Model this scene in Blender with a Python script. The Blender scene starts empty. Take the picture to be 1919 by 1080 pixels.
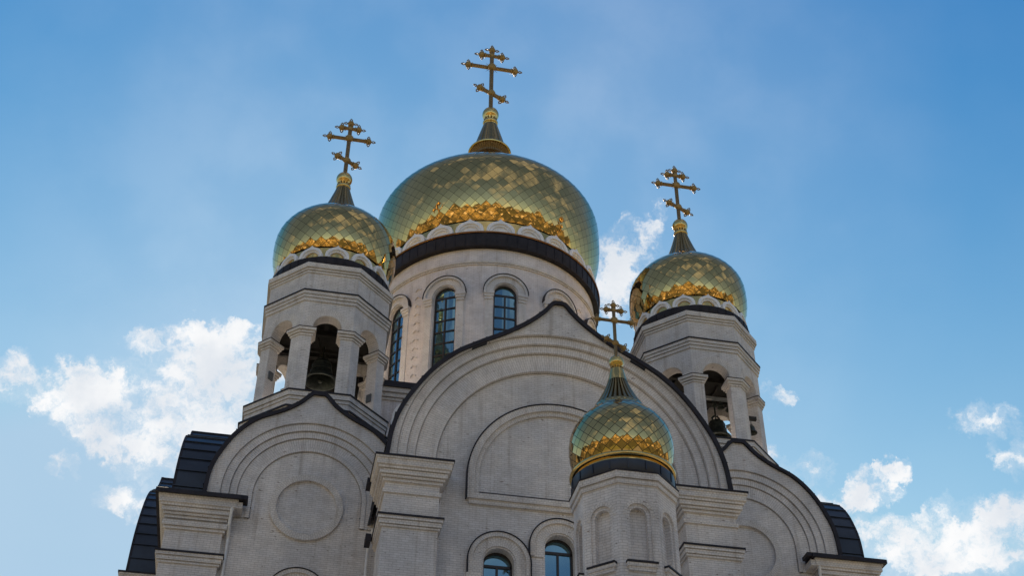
import bpy, bmesh, math, random
from mathutils import Vector, Matrix, noise
R = math.radians
PI = math.pi
random.seed(7)
scene = bpy.context.scene
COL = scene.collection

# ------------------------------------------------------------------ camera
cam_d = bpy.data.cameras.new("camera")
cam_d.sensor_width = 36.0
cam_d.lens = 44.876
cam_d.clip_end = 6000
cam_d.clip_start = 0.2
cam = bpy.data.objects.new("camera", cam_d)
COL.objects.link(cam)
yaw, th, ro = 0.191202, 0.667933, -0.0085432
r0 = Vector((math.cos(yaw), -math.sin(yaw), 0)); f0 = Vector((math.sin(yaw), math.cos(yaw), 0)); up = Vector((0, 0, 1))
fw = f0*math.cos(th) + up*math.sin(th); u0 = -f0*math.sin(th) + up*math.cos(th)
rv = r0*math.cos(ro) - u0*math.sin(ro); uv_ = r0*math.sin(ro) + u0*math.cos(ro)
m = Matrix((rv, uv_, -fw)).transposed().to_4x4()
m.translation = Vector((-9.8284, -40.0, 1.6))
cam.matrix_world = m
scene.camera = cam

# ------------------------------------------------------------------ sun, sky, exposure
SUN_AZ, SUN_EL = 0.5, 36.5
sd = Vector((math.sin(R(SUN_AZ))*math.cos(R(SUN_EL)), math.cos(R(SUN_AZ))*math.cos(R(SUN_EL)), math.sin(R(SUN_EL))))
sun_d = bpy.data.lights.new("sun", 'SUN')
sun_d.energy = 5.0
sun_d.angle = R(0.5)
sun_d.color = (1.0, 0.86, 0.68)
sun = bpy.data.objects.new("sun", sun_d)
sun.rotation_euler = sd.to_track_quat('Z', 'Y').to_euler()
sun.location = sd*200
COL.objects.link(sun)
scene.view_settings.view_transform = 'Standard'
scene.view_settings.look = 'None'
scene.view_settings.exposure = 1.44
scene.view_settings.gamma = 1.0
scene.view_settings.use_curve_mapping = False

world = bpy.data.worlds.new("World")
scene.world = world
world.use_nodes = True
NT = world.node_tree
NT.nodes.clear()


class G:
    """small helper that adds nodes to a tree"""
    def __init__(s, nt): s.nt = nt
    def n(s, t, **kw):
        nd = s.nt.nodes.new(t)
        for k, v in kw.items(): setattr(nd, k, v)
        return nd
    def l(s, a, b): s.nt.links.new(a, b)
    def inp(s, sock, v):
        if hasattr(v, 'is_linked') or hasattr(v, 'links'): s.l(v, sock)
        else: sock.default_value = v
    def math(s, op, a, b=0.0, c=0.0, clamp=False):
        nd = s.n('ShaderNodeMath', operation=op); nd.use_clamp = clamp
        s.inp(nd.inputs[0], a); s.inp(nd.inputs[1], b); s.inp(nd.inputs[2], c)
        return nd.outputs[0]
    def vmath(s, op, a, b=(0, 0, 0)):
        nd = s.n('ShaderNodeVectorMath', operation=op)
        s.inp(nd.inputs[0], a)
        if op == 'SCALE': s.inp(nd.inputs[3], b)
        else: s.inp(nd.inputs[1], b)
        return nd.outputs['Value'] if op in ('DOT_PRODUCT', 'LENGTH') else nd.outputs[0]
    def noise(s, vec, scale, detail=4, rough=.5, dist=0.0, dim='3D'):
        nd = s.n('ShaderNodeTexNoise', noise_dimensions=dim)
        s.inp(nd.inputs['Vector'], vec)
        nd.inputs['Scale'].default_value = scale; nd.inputs['Detail'].default_value = detail
        nd.inputs['Roughness'].default_value = rough; nd.inputs['Distortion'].default_value = dist
        return nd
    def smooth(s, v, a, b, lo=0.0, hi=1.0):
        nd = s.n('ShaderNodeMapRange', interpolation_type='SMOOTHSTEP')
        s.inp(nd.inputs[0], v); nd.inputs[1].default_value = a; nd.inputs[2].default_value = b
        nd.inputs[3].default_value = lo; nd.inputs[4].default_value = hi
        return nd.outputs[0]
    def mix(s, f, a, b, mode='MIX'):
        nd = s.n('ShaderNodeMix', data_type='RGBA', blend_type=mode)
        s.inp(nd.inputs[0], f); s.inp(nd.inputs[6], a); s.inp(nd.inputs[7], b)
        return nd.outputs[2]


def build_world():
    g = G(NT)
    sky = g.n('ShaderNodeTexSky', sky_type='NISHITA')
    sky.sun_disc = False
    sky.sun_elevation = R(SUN_EL)
    sky.sun_rotation = R(SUN_AZ)
    sky.altitude = 0
    sky.air_density = 1.0
    sky.dust_density = 0.03
    sky.ozone_density = 1.0
    tc = g.n('ShaderNodeTexCoord')
    d = tc.outputs['Generated']
    warp = g.vmath('SUBTRACT', g.noise(d, 22, 5, .62).outputs['Color'], (.5, .5, .5))
    warp = g.vmath('SCALE', warp, 0.045)
    warp2 = g.vmath('SCALE', g.vmath('SUBTRACT', g.noise(d, 75, 5, .65).outputs['Color'], (.5, .5, .5)), 0.03)
    dw = g.vmath('ADD', g.vmath('ADD', d, warp), warp2)
    d2 = g.vmath('ADD', d, g.vmath('SCALE', warp2, .8))
    # cloud banks as directions: azimuth, elevation, half width, half height (degrees)
    clouds = [(-4.76, 33.2, 2.98, 1.74, 1.0), (-7.07, 31.46, 3.38, 1.26, 1.0), (-5.81, 30.02, 2.48, 1.37, 1.0), (-3.94, 34.61, 1.26, 0.82, 1.0), (-9.62, 31.16, 2.19, 0.9, 1.0), (-7.63, 27.36, 1.31, 0.49, 0.8), (-13.75, 31.63, 1.26, 0.93, 0.85), (-11.79, 32.38, 0.86, 0.34, 0.6), (-10.69, 30.4, 1.29, 0.67, 0.75), (-6.29, 35.05, 0.5, 0.28, 0.5), (-3.61, 31.59, 2.06, 1.39, 1.0), (-10.65, 28.47, 0.53, 0.31, 0.5), (17.92, 39.42, 1.54, 1.43, 0.45), (19.25, 41.25, 1.06, 0.66, 0.45), (16.78, 38.64, 1.42, 1.07, 0.5), (18.51, 37.6, 0.95, 0.71, 0.5), (25.67, 29.35, 0.9, 0.69, 0.8), (24.89, 32.62, 0.73, 0.42, 0.6), (27.11, 28.05, 1.33, 0.36, 1.0), (28.96, 28.39, 1.05, 0.63, 1.0), (30.17, 28.73, 0.48, 0.36, 1.0), (29.6, 25.61, 2.76, 0.99, .78), (33.69, 25.71, 2.24, 1.34, .85), (31.06, 24.65, 2.5, 0.65, .75), (34.92, 30.53, 0.94, 0.62, 0.6), (35.5, 28.73, 0.62, 0.7, 0.65), (27.61, 26.74, 1.31, 0.54, 1.0), (24.07, 30.09, 0.57, 0.58, 0.8), (36.5, 26.2, 2.0, 1.2, 1.0), (-2.2, 29.4, 1.6, 1.0, 0.9), (-9.0, 29.9, 1.6, 0.7, 0.7)]
    tot = None
    for az, el, w, h, pw in clouds:
        mp = g.n('ShaderNodeMapping', vector_type='TEXTURE')
        g.l(dw, mp.inputs['Vector'])
        ca = Vector((math.sin(R(az))*math.cos(R(el)), math.cos(R(az))*math.cos(R(el)), math.sin(R(el))))
        mp.inputs['Location'].default_value = ca
        mp.inputs['Rotation'].default_value = (R(el), 0, R(-az))
        k = 1.65
        mp.inputs['Scale'].default_value = (R(w)*k, 0.25, R(h)*k)
        gr = g.n('ShaderNodeTexGradient', gradient_type='SPHERICAL')
        g.l(mp.outputs[0], gr.inputs[0])
        v = g.math('MULTIPLY', gr.outputs['Fac'], pw)
        tot = v if tot is None else g.math('ADD', tot, v)
    tot = g.math('MINIMUM', tot, .85)
    fine = g.noise(d2, 34, 10, .66, .2).outputs['Fac']
    broad = g.noise(g.vmath('ADD', d2, (1.7, .4, 2.3)), 17, 4, .55, .2).outputs['Fac']
    dens = g.math('MULTIPLY_ADD', g.math('SUBTRACT', fine, .5), 3.9, g.math('MULTIPLY', tot, 1.3))
    dens = g.math('MULTIPLY_ADD', g.math('SUBTRACT', broad, .5), 2.0, dens)
    present = g.smooth(tot, 0.02, 0.25)
    m1 = g.math('MULTIPLY', g.smooth(dens, 0.22, 1.3), present)
    halo = g.math('MULTIPLY', g.smooth(dens, -.3, .9), g.math('MULTIPLY', present, .3))
    m1 = g.math('MAXIMUM', m1, halo)
    # thin veil over the whole sky, and broken cloud behind the photographer that the domes mirror
    veil = g.smooth(g.noise(d, 4.0, 3, .5, 0).outputs['Fac'], .2, .8, 0.04, .10)
    patch = g.math('SUBTRACT', 1, g.math('MULTIPLY', g.vmath('LENGTH', g.vmath('SUBTRACT', d, (.10, .73, .68))), 2.6), clamp=True)
    veil = g.math('MULTIPLY', veil, g.math('MULTIPLY_ADD', patch, 3.0, .35))
    sx = g.n('ShaderNodeSeparateXYZ'); g.l(d, sx.inputs[0])
    back = g.smooth(sx.outputs[1], 0.1, -0.25)
    bc = g.noise(g.vmath('MULTIPLY', d, (1, 1, 1.7)), 3.6, 8, .58, .2).outputs['Fac']
    m2 = g.math('MULTIPLY', g.smooth(bc, .49, .66, 0, .52), back)
    mask = g.math('MAXIMUM', g.math('MAXIMUM', m1, m2), veil, clamp=True)
    shade = g.noise(d, 16, 5, .55).outputs['Fac']
    ccol = g.mix(g.smooth(shade, .35, .7), (4.5, 4.75, 5.1, 1), (5.95, 5.95, 5.95, 1))
    # clear, deep blue air: each channel of the sky graded, purer towards the zenith
    sp = g.n('ShaderNodeSeparateColor'); g.l(sky.outputs[0], sp.inputs[0])
    zen = g.smooth(sx.outputs[2], .45, .78)
    def grade(ch, k, e, fall, cap):
        v = g.math('MINIMUM', g.math('MULTIPLY', g.math('POWER', g.math('MULTIPLY', ch, .1), e), k*10), cap)
        return g.math('MULTIPLY', v, g.math('MULTIPLY_ADD', zen, fall-1, 1))
    cb = g.n('ShaderNodeCombineColor')
    g.l(grade(sp.outputs[0], 7.75, 2.4, .40, 2.45), cb.inputs[0]); g.l(grade(sp.outputs[1], 1.72, 1.5, .80, 3.6), cb.inputs[1]); g.l(grade(sp.outputs[2], 0.755, .85, .97, 4.7), cb.inputs[2])
    # away from the sun the air is left as the sky model gives it
    raw = g.mix(1.0, sky.outputs[0], (.74, .74, .74, 1), 'MULTIPLY')
    air = g.mix(g.smooth(sx.outputs[1], .48, .1), cb.outputs[0], raw)
    col = g.mix(mask, air, ccol)
    bg = g.n('ShaderNodeBackground'); bg.inputs['Strength'].default_value = 0.062
    g.l(col, bg.inputs[0])
    out = g.n('ShaderNodeOutputWorld'); g.l(bg.outputs[0], out.inputs[0])


build_world()

# ------------------------------------------------------------------ materials
def new_mat(name):
    mt = bpy.data.materials.new(name); mt.use_nodes = True
    nt = mt.node_tree
    b = nt.nodes['Principled BSDF']
    return mt, G(nt), b


def brick_mat(name, c1, c2, mortar, bw=.26, rh=.088, offset=.5):
    mt, g, b = new_mat(name)
    uv = g.n('ShaderNodeUVMap').outputs[0]
    tc = g.n('ShaderNodeTexCoord').outputs['Object']
    geo = g.n('ShaderNodeNewGeometry').outputs['Position']
    br = g.n('ShaderNodeTexBrick')
    g.l(uv, br.inputs['Vector'])
    br.offset = offset
    br.inputs['Color1'].default_value = c1; br.inputs['Color2'].default_value = c2; br.inputs['Mortar'].default_value = mortar
    br.inputs['Scale'].default_value = 1; br.inputs['Mortar Size'].default_value = .009
    br.inputs['Mortar Smooth'].default_value = .3; br.inputs['Bias'].default_value = 0
    br.inputs['Brick Width'].default_value = bw; br.inputs['Row Height'].default_value = rh
    big = g.noise(geo, .35, 5, .6).outputs['Fac']
    mid = g.noise(geo, 2.2, 6, .65).outputs['Fac']
    streak = g.noise(g.vmath('MULTIPLY', geo, (2.2, 2.2, .16)), 1.6, 5, .6).outputs['Fac']
    v = g.mix(g.smooth(big, .35, .68), (.79, .795, .82, 1), (1.04, 1.01, .98, 1))
    v2 = g.mix(g.smooth(mid, .3, .75), (.88, .87, .86, 1), (1.04, 1.04, 1.04, 1))
    v3 = g.mix(g.smooth(streak, .52, .76), (1, 1, 1, 1), (.77, .74, .71, 1))
    # the odd dark or chipped brick
    spot = g.noise(g.vmath('MULTIPLY', geo, (4, 4, 11)), 1.0, 1, .5).outputs['Fac']
    v4 = g.mix(g.smooth(spot, .735, .77), (1, 1, 1, 1), (.55, .5, .47, 1))
    c = br.outputs['Color']
    for x in (v, v2, v3, v4): c = g.mix(1.0, c, x, 'MULTIPLY')
    g.l(c, b.inputs['Base Color'])
    b.inputs['Roughness'].default_value = .75
    b.inputs['Specular IOR Level'].default_value = .3
    bp = g.n('ShaderNodeBump'); bp.inputs['Strength'].default_value = .7; bp.inputs['Distance'].default_value = .012
    hgt = g.math('MULTIPLY_ADD', mid, .25, g.math('SUBTRACT', 1, br.outputs['Fac']))
    g.l(hgt, bp.inputs['Height']); g.l(bp.outputs[0], b.inputs['Normal'])
    return mt


def plain_mat(name, col, rough=.6, metal=0.0, var=.12, vscale=3.0, spec=.5, bump=0.0, bscale=20):
    mt, g, b = new_mat(name)
    geo = g.n('ShaderNodeNewGeometry').outputs['Position']
    n = g.noise(geo, vscale, 6, .6).outputs['Fac']
    lo = tuple(x*(1-var) for x in col[:3]) + (1,); hi = tuple(min(1, x*(1+var)) for x in col[:3]) + (1,)
    g.l(g.mix(g.smooth(n, .3, .7), lo, hi), b.inputs['Base Color'])
    b.inputs['Roughness'].default_value = rough; b.inputs['Metallic'].default_value = metal
    b.inputs['Specular IOR Level'].default_value = spec
    rr = g.math('MULTIPLY_ADD', g.noise(geo, vscale*3, 4, .6).outputs['Fac'], .2, rough-.1, clamp=True)
    g.l(rr, b.inputs['Roughness'])
    if bump:
        bp = g.n('ShaderNodeBump'); bp.inputs['Strength'].default_value = bump; bp.inputs['Distance'].default_value = .02
        g.l(g.noise(geo, bscale, 4, .6).outputs['Fac'], bp.inputs['Height']); g.l(bp.outputs[0], b.inputs['Normal'])
    return mt


def gold_tile_mat():
    mt, g, b = new_mat("gold_tile")
    uv = g.n('ShaderNodeUVMap').outputs[0]
    s = g.n('ShaderNodeSeparateXYZ'); g.l(uv, s.inputs[0])
    u, v = s.outputs[0], s.outputs[1]
    e = g.math('MINIMUM', g.math('MINIMUM', u, g.math('SUBTRACT', 1, u)), g.math('MINIMUM', v, g.math('SUBTRACT', 1, v)))
    at = g.n('ShaderNodeAttribute', attribute_name="tile_size").outputs['Fac']
    e = g.math('MULTIPLY', e, at)
    seam = g.smooth(e, .0055, .0115, 1, 0)
    geo = g.n('ShaderNodeNewGeometry').outputs['Position']
    n = g.noise(geo, 1.3, 4, .6).outputs['Fac']
    base = g.mix(g.smooth(n, .3, .7), (.565, .385, .145, 1), (.62, .425, .165, 1))
    g.l(g.mix(seam, base, (.05, .042, .03, 1)), b.inputs['Base Color'])
    b.inputs['Metallic'].default_value = 1
    g.l(g.math('MULTIPLY_ADD', seam, .4, .035), b.inputs['Roughness'])
    bp = g.n('ShaderNodeBump'); bp.inputs['Strength'].default_value = .06; bp.inputs['Distance'].default_value = .02
    g.l(g.noise(geo, 2.6, 2, .5).outputs['Fac'], bp.inputs['Height']); g.l(bp.outputs[0], b.inputs['Normal'])
    return mt


def glass_mat():
    mt, g, b = new_mat("window_glass")
    geo = g.n('ShaderNodeNewGeometry').outputs['Position']
    n = g.noise(geo, .9, 3, .5).outputs['Fac']
    g.l(g.mix(n, (.14, .26, .32, 1), (.21, .36, .42, 1)), b.inputs['Base Color'])
    b.inputs['Metallic'].default_value = .9
    b.inputs['Roughness'].default_value = .03
    bp = g.n('ShaderNodeBump'); bp.inputs['Strength'].default_value = .05; bp.inputs['Distance'].default_value = .03
    g.l(g.noise(geo, 1.2, 1, .4).outputs['Fac'], bp.inputs['Height']); g.l(bp.outputs[0], b.inputs['Normal'])
    return mt


BRICK = brick_mat("white_brick", (.87, .845, .83, 1), (.79, .76, .74, 1), (.59, .565, .55, 1))
BRICKP = brick_mat("pale_brick", (.91, .88, .90, 1), (.84, .81, .825, 1), (.62, .595, .605, 1))
TRIM = brick_mat("trim_brick", (.88, .845, .805, 1), (.80, .76, .72, 1), (.62, .585, .55, 1), .13, .088)
PAINT = plain_mat("white_paint", (.84, .835, .84), .5, var=.06)
STONE = plain_mat("pale_render", (.60, .585, .565), .75, var=.1, bump=.2)
ROOF = plain_mat("dark_roof_metal", (.017, .023, .038), .38, .1, .3, 1.2, .6)
EAVE = plain_mat("dark_eave_metal", (.026, .023, .029), .5, .0, .25, 2, .2)
COPPER = plain_mat("copper_edge", (.42, .20, .085), .32, 1.0, .2, 3)
GOLDT = gold_tile_mat()
GOLD = plain_mat("gold_leaf", (.66, .46, .17), .12, 1.0, .08, 4)
GOLDD = plain_mat("gold_dull", (.42, .295, .13), .7, 1.0, .15, 6)
BRONZE = plain_mat("cross_bronze", (.27, .19, .10), .58, 1.0, .2, 8)
BELLM = plain_mat("bell_bronze", (.055, .062, .055), .38, .7, .3, 6)
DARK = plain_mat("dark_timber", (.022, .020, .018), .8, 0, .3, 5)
FRAME = plain_mat("window_frame_metal", (.035, .027, .025), .45, .1, .2, 6)
PIPE = plain_mat("pipe_paint", (.74, .735, .73), .4, .1, .08, 4)
STEEL = plain_mat("steel_grey", (.30, .31, .33), .5, .4, .15, 4)
PLATE = plain_mat("grey_box_plastic", (.10, .11, .12), .5, 0, .1, 6)
GLASS = glass_mat()

# ------------------------------------------------------------------ mesh builder
class MB:
    def __init__(s): s.v = []; s.f = []; s.uv = []; s.nrm = None
    def face(s, pts, uv=None):
        pts = [Vector(p) for p in pts]
        i = len(s.v); s.v += pts; s.f.append(tuple(range(i, i+len(pts))))
        if uv is None:
            n = Vector((0, 0, 0))
            for a in range(len(pts)):
                p, q = pts[a], pts[(a+1) % len(pts)]
                n += Vector(((p.y-q.y)*(p.z+q.z), (p.z-q.z)*(p.x+q.x), (p.x-q.x)*(p.y+q.y)))
            l = math.hypot(n.x, n.y)
            if l < abs(n.z)*1.2 or l < 1e-12: uv = [(p.x, p.y) for p in pts]
            else: uv = [(p.x*(-n.y/l)+p.y*(n.x/l), p.z) for p in pts]
        s.uv.append(list(uv))
    def grid(s, rows, uvs=None, close=False):
        """rows of points, quads between neighbouring rows"""
        for a in range(len(rows)-1):
            A, B = rows[a], rows[a+1]
            n = len(A)
            for k in range(n if close else n-1):
                k2 = (k+1) % n
                uv = None
                if uvs: uv = [uvs[a][k], uvs[a][k+1], uvs[a+1][k+1], uvs[a+1][k]]
                s.face([A[k], A[k2], B[k2], B[k]], uv)
    def box(s, x0, x1, y0, y1, z0, z1):
        p = [(x, y, z) for z in (z0, z1) for y in (y0, y1) for x in (x0, x1)]
        for q in ((0, 2, 3, 1), (4, 5, 7, 6), (0, 1, 5, 4), (2, 6, 7, 3), (0, 4, 6, 2), (1, 3, 7, 5)):
            s.face([p[i] for i in q])
    def obox(s, c, ax, ay, az):
        c, ax, ay, az = map(Vector, (c, ax, ay, az))
        p = [c+ax*x+ay*y+az*z for z in (-1, 1) for y in (-1, 1) for x in (-1, 1)]
        for q in ((0, 2, 3, 1), (4, 5, 7, 6), (0, 1, 5, 4), (2, 6, 7, 3), (0, 4, 6, 2), (1, 3, 7, 5)):
            s.face([p[i] for i in q])
    def prism(s, poly, z0, z1):
        n = len(poly)
        s.face([(x, y, z0) for x, y in reversed(poly)]); s.face([(x, y, z1) for x, y in poly])
        for k in range(n):
            a, b = poly[k], poly[(k+1) % n]
            s.face([(a[0], a[1], z0), (b[0], b[1], z0), (b[0], b[1], z1), (a[0], a[1], z1)])
    def lathe(s, prof, n=48, c=(0, 0), vscale=None):
        """profile of (r, z) turned about a vertical axis"""
        rows = []; uvs = []
        vv = 0
        for i, (r, z) in enumerate(prof):
            if i: vv += math.hypot(r-prof[i-1][0], z-prof[i-1][1])
            rows.append([(c[0]+r*math.cos(2*PI*k/n), c[1]+r*math.sin(2*PI*k/n), z) for k in range(n+1)])
            rr = max(r, .01)
            uvs.append([(6.3*2*PI*k/n if vscale is None else vscale*2*PI*k/n, z) for k in range(n+1)])
        s.grid(rows, uvs)
    def tube(s, pts, r, n=8, r1=None, cap=True):
        pts = [Vector(p) for p in pts]; rows = []
        for i, p in enumerate(pts):
            t = (pts[min(i+1, len(pts)-1)]-pts[max(i-1, 0)]).normalized()
            a = t.orthogonal().normalized() if i == 0 else (a-t*a.dot(t)).normalized()
            b = t.cross(a)
            rr = r if r1 is None else r+(r1-r)*i/(len(pts)-1)
            rows.append([p+(a*math.cos(2*PI*k/n)+b*math.sin(2*PI*k/n))*rr for k in range(n)])
        s.grid(rows, close=True)
        if cap: s.face(rows[0][::-1]); s.face(rows[-1])
    def ball(s, c, r, n=12, sc=(1, 1, 1)):
        c = Vector(c); rows = []
        for j in range(n//2+1):
            t = -PI/2+PI*j/(n//2)
            rows.append([c+Vector((sc[0]*r*math.cos(t)*math.cos(2*PI*k/n), sc[1]*r*math.cos(t)*math.sin(2*PI*k/n), sc[2]*r*math.sin(t))) for k in range(n)])
        s.grid(rows, close=True)
    def torus(s, c, ax, ay, R_, r, n=12, m=6):
        c, ax, ay = Vector(c), Vector(ax), Vector(ay); az = ax.cross(ay).normalized(); rows = []
        for k in range(n+1):
            t = 2*PI*k/n; e = ax*math.cos(t)+ay*math.sin(t)
            rows.append([c+e*(R_+r*math.cos(2*PI*q/m))+az*(r*math.sin(2*PI*q/m)) for q in range(m)])
        s.grid(rows, close=True)
    def sweep(s, path, closed, prof):
        """profile of (out, z) carried along a plan polyline; outward is to the right of travel"""
        pf = []
        for i, (o, z) in enumerate(prof):
            pf.append((o, z))
            if i+1 < len(prof) and abs(prof[i+1][1]-z) < 1e-6 and .03 < prof[i+1][0]-o < .3 and i > 0 and z-prof[i-1][1] > .06:
                pf[-1:] = [(o, z-.026), (o-.045, z-.026), (o-.045, z)]
        prof = pf
        P = [Vector((a, b)) for a, b in path]; n = len(P); off = []
        for i in range(n):
            def nr(a, b): d = (b-a).normalized(); return Vector((d.y, -d.x))
            n1 = nr(P[i-1], P[i]) if (closed or i > 0) else None
            n2 = nr(P[i], P[(i+1) % n]) if (closed or i < n-1) else None
            if n1 is None: n1 = n2
            if n2 is None: n2 = n1
            off.append((n1+n2)/(1+n1.dot(n2)))
        rows = [[(P[i].x+off[i].x*o, P[i].y+off[i].y*o, z) for i in range(n)] for o, z in prof]
        s.grid(rows, close=closed)
        if not closed:
            s.face([r[0] for r in rows]); s.face([r[-1] for r in rows][::-1])
    def build(s, name, mat, parent=None, loc=(0, 0, 0), smooth=False, angle=35, weld=True, recalc=True):
        me = bpy.data.meshes.new(name)
        me.from_pydata([tuple(v) for v in s.v], [], s.f)
        ul = me.uv_layers.new(name="UVMap")
        flat = [c for f in s.uv for q in f for c in q]
        ul.data.foreach_set("uv", flat)
        bm = bmesh.new(); bm.from_mesh(me)
        if weld: bmesh.ops.remove_doubles(bm, verts=bm.verts, dist=2e-4)
        if recalc: bmesh.ops.recalc_face_normals(bm, faces=bm.faces)
        bm.to_mesh(me); bm.free()
        if smooth:
            me.polygons.foreach_set("use_smooth", [True]*len(me.polygons))
            me.set_sharp_from_angle(angle=R(angle))
        me.materials.append(mat)
        o = bpy.data.objects.new(name, me); o.location = loc
        COL.objects.link(o)
        if parent: o.parent = parent
        return o


def thing(name, label, cat, loc=(0, 0, 0), group=None):
    o = bpy.data.objects.new(name, None); o.location = loc; o.empty_display_size = .5
    COL.objects.link(o); o['label'] = label; o['category'] = cat
    if group: o['group'] = group
    return o


def copy_tree(o, parent=None, loc=None):
    c = o.copy(); COL.objects.link(c)
    if parent: c.parent = parent
    if loc is not None: c.location = loc
    for ch in list(o.children): copy_tree(ch, c)
    return c


def spline(pts, n=10):
    """Catmull-Rom through the points"""
    P = [Vector(p) for p in pts]; P = [P[0]*2-P[1]]+P+[P[-1]*2-P[-2]]; out = []
    for i in range(1, len(P)-2):
        a, b, c, d = P[i-1:i+3]
        for k in range(n):
            t = k/n
            out.append(.5*((2*b)+(c-a)*t+(2*a-5*b+4*c-d)*t*t+(3*b-a-3*c+d)*t**3))
    out.append(P[-2])
    return out


def octo(Rc, rot=0.0): return [(Rc*math.cos(-PI/2-PI/8+k*PI/4+rot), Rc*math.sin(-PI/2-PI/8+k*PI/4+rot)) for k in range(8)]
def circ(Rc, n=96): return [(Rc*math.cos(2*PI*k/n), Rc*math.sin(2*PI*k/n)) for k in range(n)]


def panel_arch(mb, mp, u0, u1, v0, v1, cu, hw, vs, vsp, depth, n=18, rise=None, back=None, sub=.5):
    """wall panel (mp maps u, v, inward depth to a point) with a round-headed opening, its reveals, and an inner skin"""
    rise = hw if rise is None else rise
    arc = [(cu-hw*math.cos(PI*k/n), vsp+rise*math.sin(PI*k/n)) for k in range(n+1)]
    def q(a, b, c, d, dp=0.0):
        ns = max(1, int(abs(b-a)/sub+.5))
        for i in range(ns):
            x0 = a+(b-a)*i/ns; x1 = a+(b-a)*(i+1)/ns
            mb.face([mp(x0, c, dp), mp(x1, c, dp), mp(x1, d, dp), mp(x0, d, dp)], [(x0, c), (x1, c), (x1, d), (x0, d)])
    for dp, a0, a1 in [(0.0, u0, u1)]+([(depth, back[0], back[1])] if back else []):
        if vs > v0+1e-6: q(a0, a1, v0, vs, dp)
        if a0 < cu-hw-1e-6:
            q(a0, cu-hw, vs, vsp, dp); q(a0, cu-hw, vsp, v1, dp)
        if a1 > cu+hw+1e-6:
            q(cu+hw, a1, vs, vsp, dp); q(cu+hw, a1, vsp, v1, dp)
        for k in range(n):
            a, b = arc[k], arc[k+1]
            mb.face([mp(a[0], a[1], dp), mp(b[0], b[1], dp), mp(b[0], v1, dp), mp(a[0], v1, dp)], [a, b, (b[0], v1), (a[0], v1)])
    ring = [(cu-hw, vs)]+arc+[(cu+hw, vs)]
    for k in range(len(ring)-1):
        a, b = ring[k], ring[k+1]
        l = math.hypot(b[0]-a[0], b[1]-a[1])*k
        mb.face([mp(*a, 0), mp(*b, 0), mp(*b, depth), mp(*a, depth)])
    if vs > v0+1e-6:
        mb.face([mp(cu+hw, vs, 0), mp(cu-hw, vs, 0), mp(cu-hw, vs, depth), mp(cu+hw, vs, depth)])


def arch_band(mb, mp, cu, vsp, ri, ro_, d0, d1, leg=0.0, n=28, a0=0.0, a1=PI):
    """archivolt between two radii, from depth d0 (front) to d1 (back), with straight legs below the springing"""
    sec = [(ri, d1), (ri, d0), (ro_, d0), (ro_, d1)]
    st = []
    if leg > 0: st.append((0, -leg))
    st += [(a0+(a1-a0)*k/n, 0.0) for k in range(n+1)]
    if leg > 0: st.append((PI, -leg))
    rows = []; uvs = []; L = 0; prev = None; rm = (ri+ro_)/2
    for t, dv in st:
        p = (rm*math.cos(t), rm*math.sin(t)+dv)
        if prev: L += math.hypot(p[0]-prev[0], p[1]-prev[1])
        prev = p
        rows.append([mp(cu+r*math.cos(t), vsp+r*math.sin(t)+dv, d) for r, d in sec])
        c = 0; us = []
        for i, (r, d) in enumerate(sec):
            if i: c += abs(r-sec[i-1][0])+abs(d-sec[i-1][1])
            us.append((c, L))
        uvs.append(us)
    mb.grid(rows, uvs)
    mb.face(rows[0]); mb.face(rows[-1][::-1])


def window_frame(mb, mp, cu, hw, vs, vsp, d, t=.045, dt=.05, nh=5, rise=None, head=True):
    """glazing bars: outline, one mullion and several cross bars"""
    rise = hw if rise is None else rise
    def bar(u0, v0, u1, v1, w):
        dx, dy = u1-u0, v1-v0; l = math.hypot(dx, dy); nx, ny = -dy/l*w, dx/l*w
        q = [(u0+nx, v0+ny), (u0-nx, v0-ny), (u1-nx, v1-ny), (u1+nx, v1+ny)]
        f = [mp(*p, d-dt) for p in q]; b = [mp(*p, d+.01) for p in q]
        mb.face(f)
        for k in range(4): mb.face([f[k], b[k], b[(k+1) % 4], f[(k+1) % 4]])
    bar(cu-hw, vs, cu-hw, vsp, t); bar(cu+hw, vs, cu+hw, vsp, t)
    n = 14
    for k in range(n):
        a, b = PI*k/n, PI*(k+1)/n
        bar(cu-hw*math.cos(a), vsp+rise*math.sin(a), cu-hw*math.cos(b), vsp+rise*math.sin(b), t)
    bar(cu-hw, vsp, cu+hw, vsp, t)
    bar(cu, vs, cu, vsp-t, t*.8)
    H = vsp-vs
    for k in range(1, nh+1): bar(cu-hw+t, vs+H*k/(nh+1), cu+hw-t, vs+H*k/(nh+1), t*.75)


def window_pane(mb, mp, cu, hw, vs, vsp, d, rise=None):
    rise = hw if rise is None else rise
    n = 14
    top = [(cu-hw*math.cos(PI*k/n), vsp+rise*math.sin(PI*k/n)) for k in range(n+1)]
    for k in range(n):
        a, b = top[k], top[k+1]
        mb.face([mp(a[0], vs, d), mp(b[0], vs, d), mp(*b, d), mp(*a, d)])


def plane_map(ox, oy, tx, ty, nx, ny):
    """u runs along (tx, ty), depth runs against the outward normal (nx, ny)"""
    return lambda u, v, d: (ox+u*tx-d*nx, oy+u*ty-d*ny, v)
def cyl_map(Rc): return lambda u, v, d: ((Rc-d)*math.sin(u/Rc), -(Rc-d)*math.cos(u/Rc), v)

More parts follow.
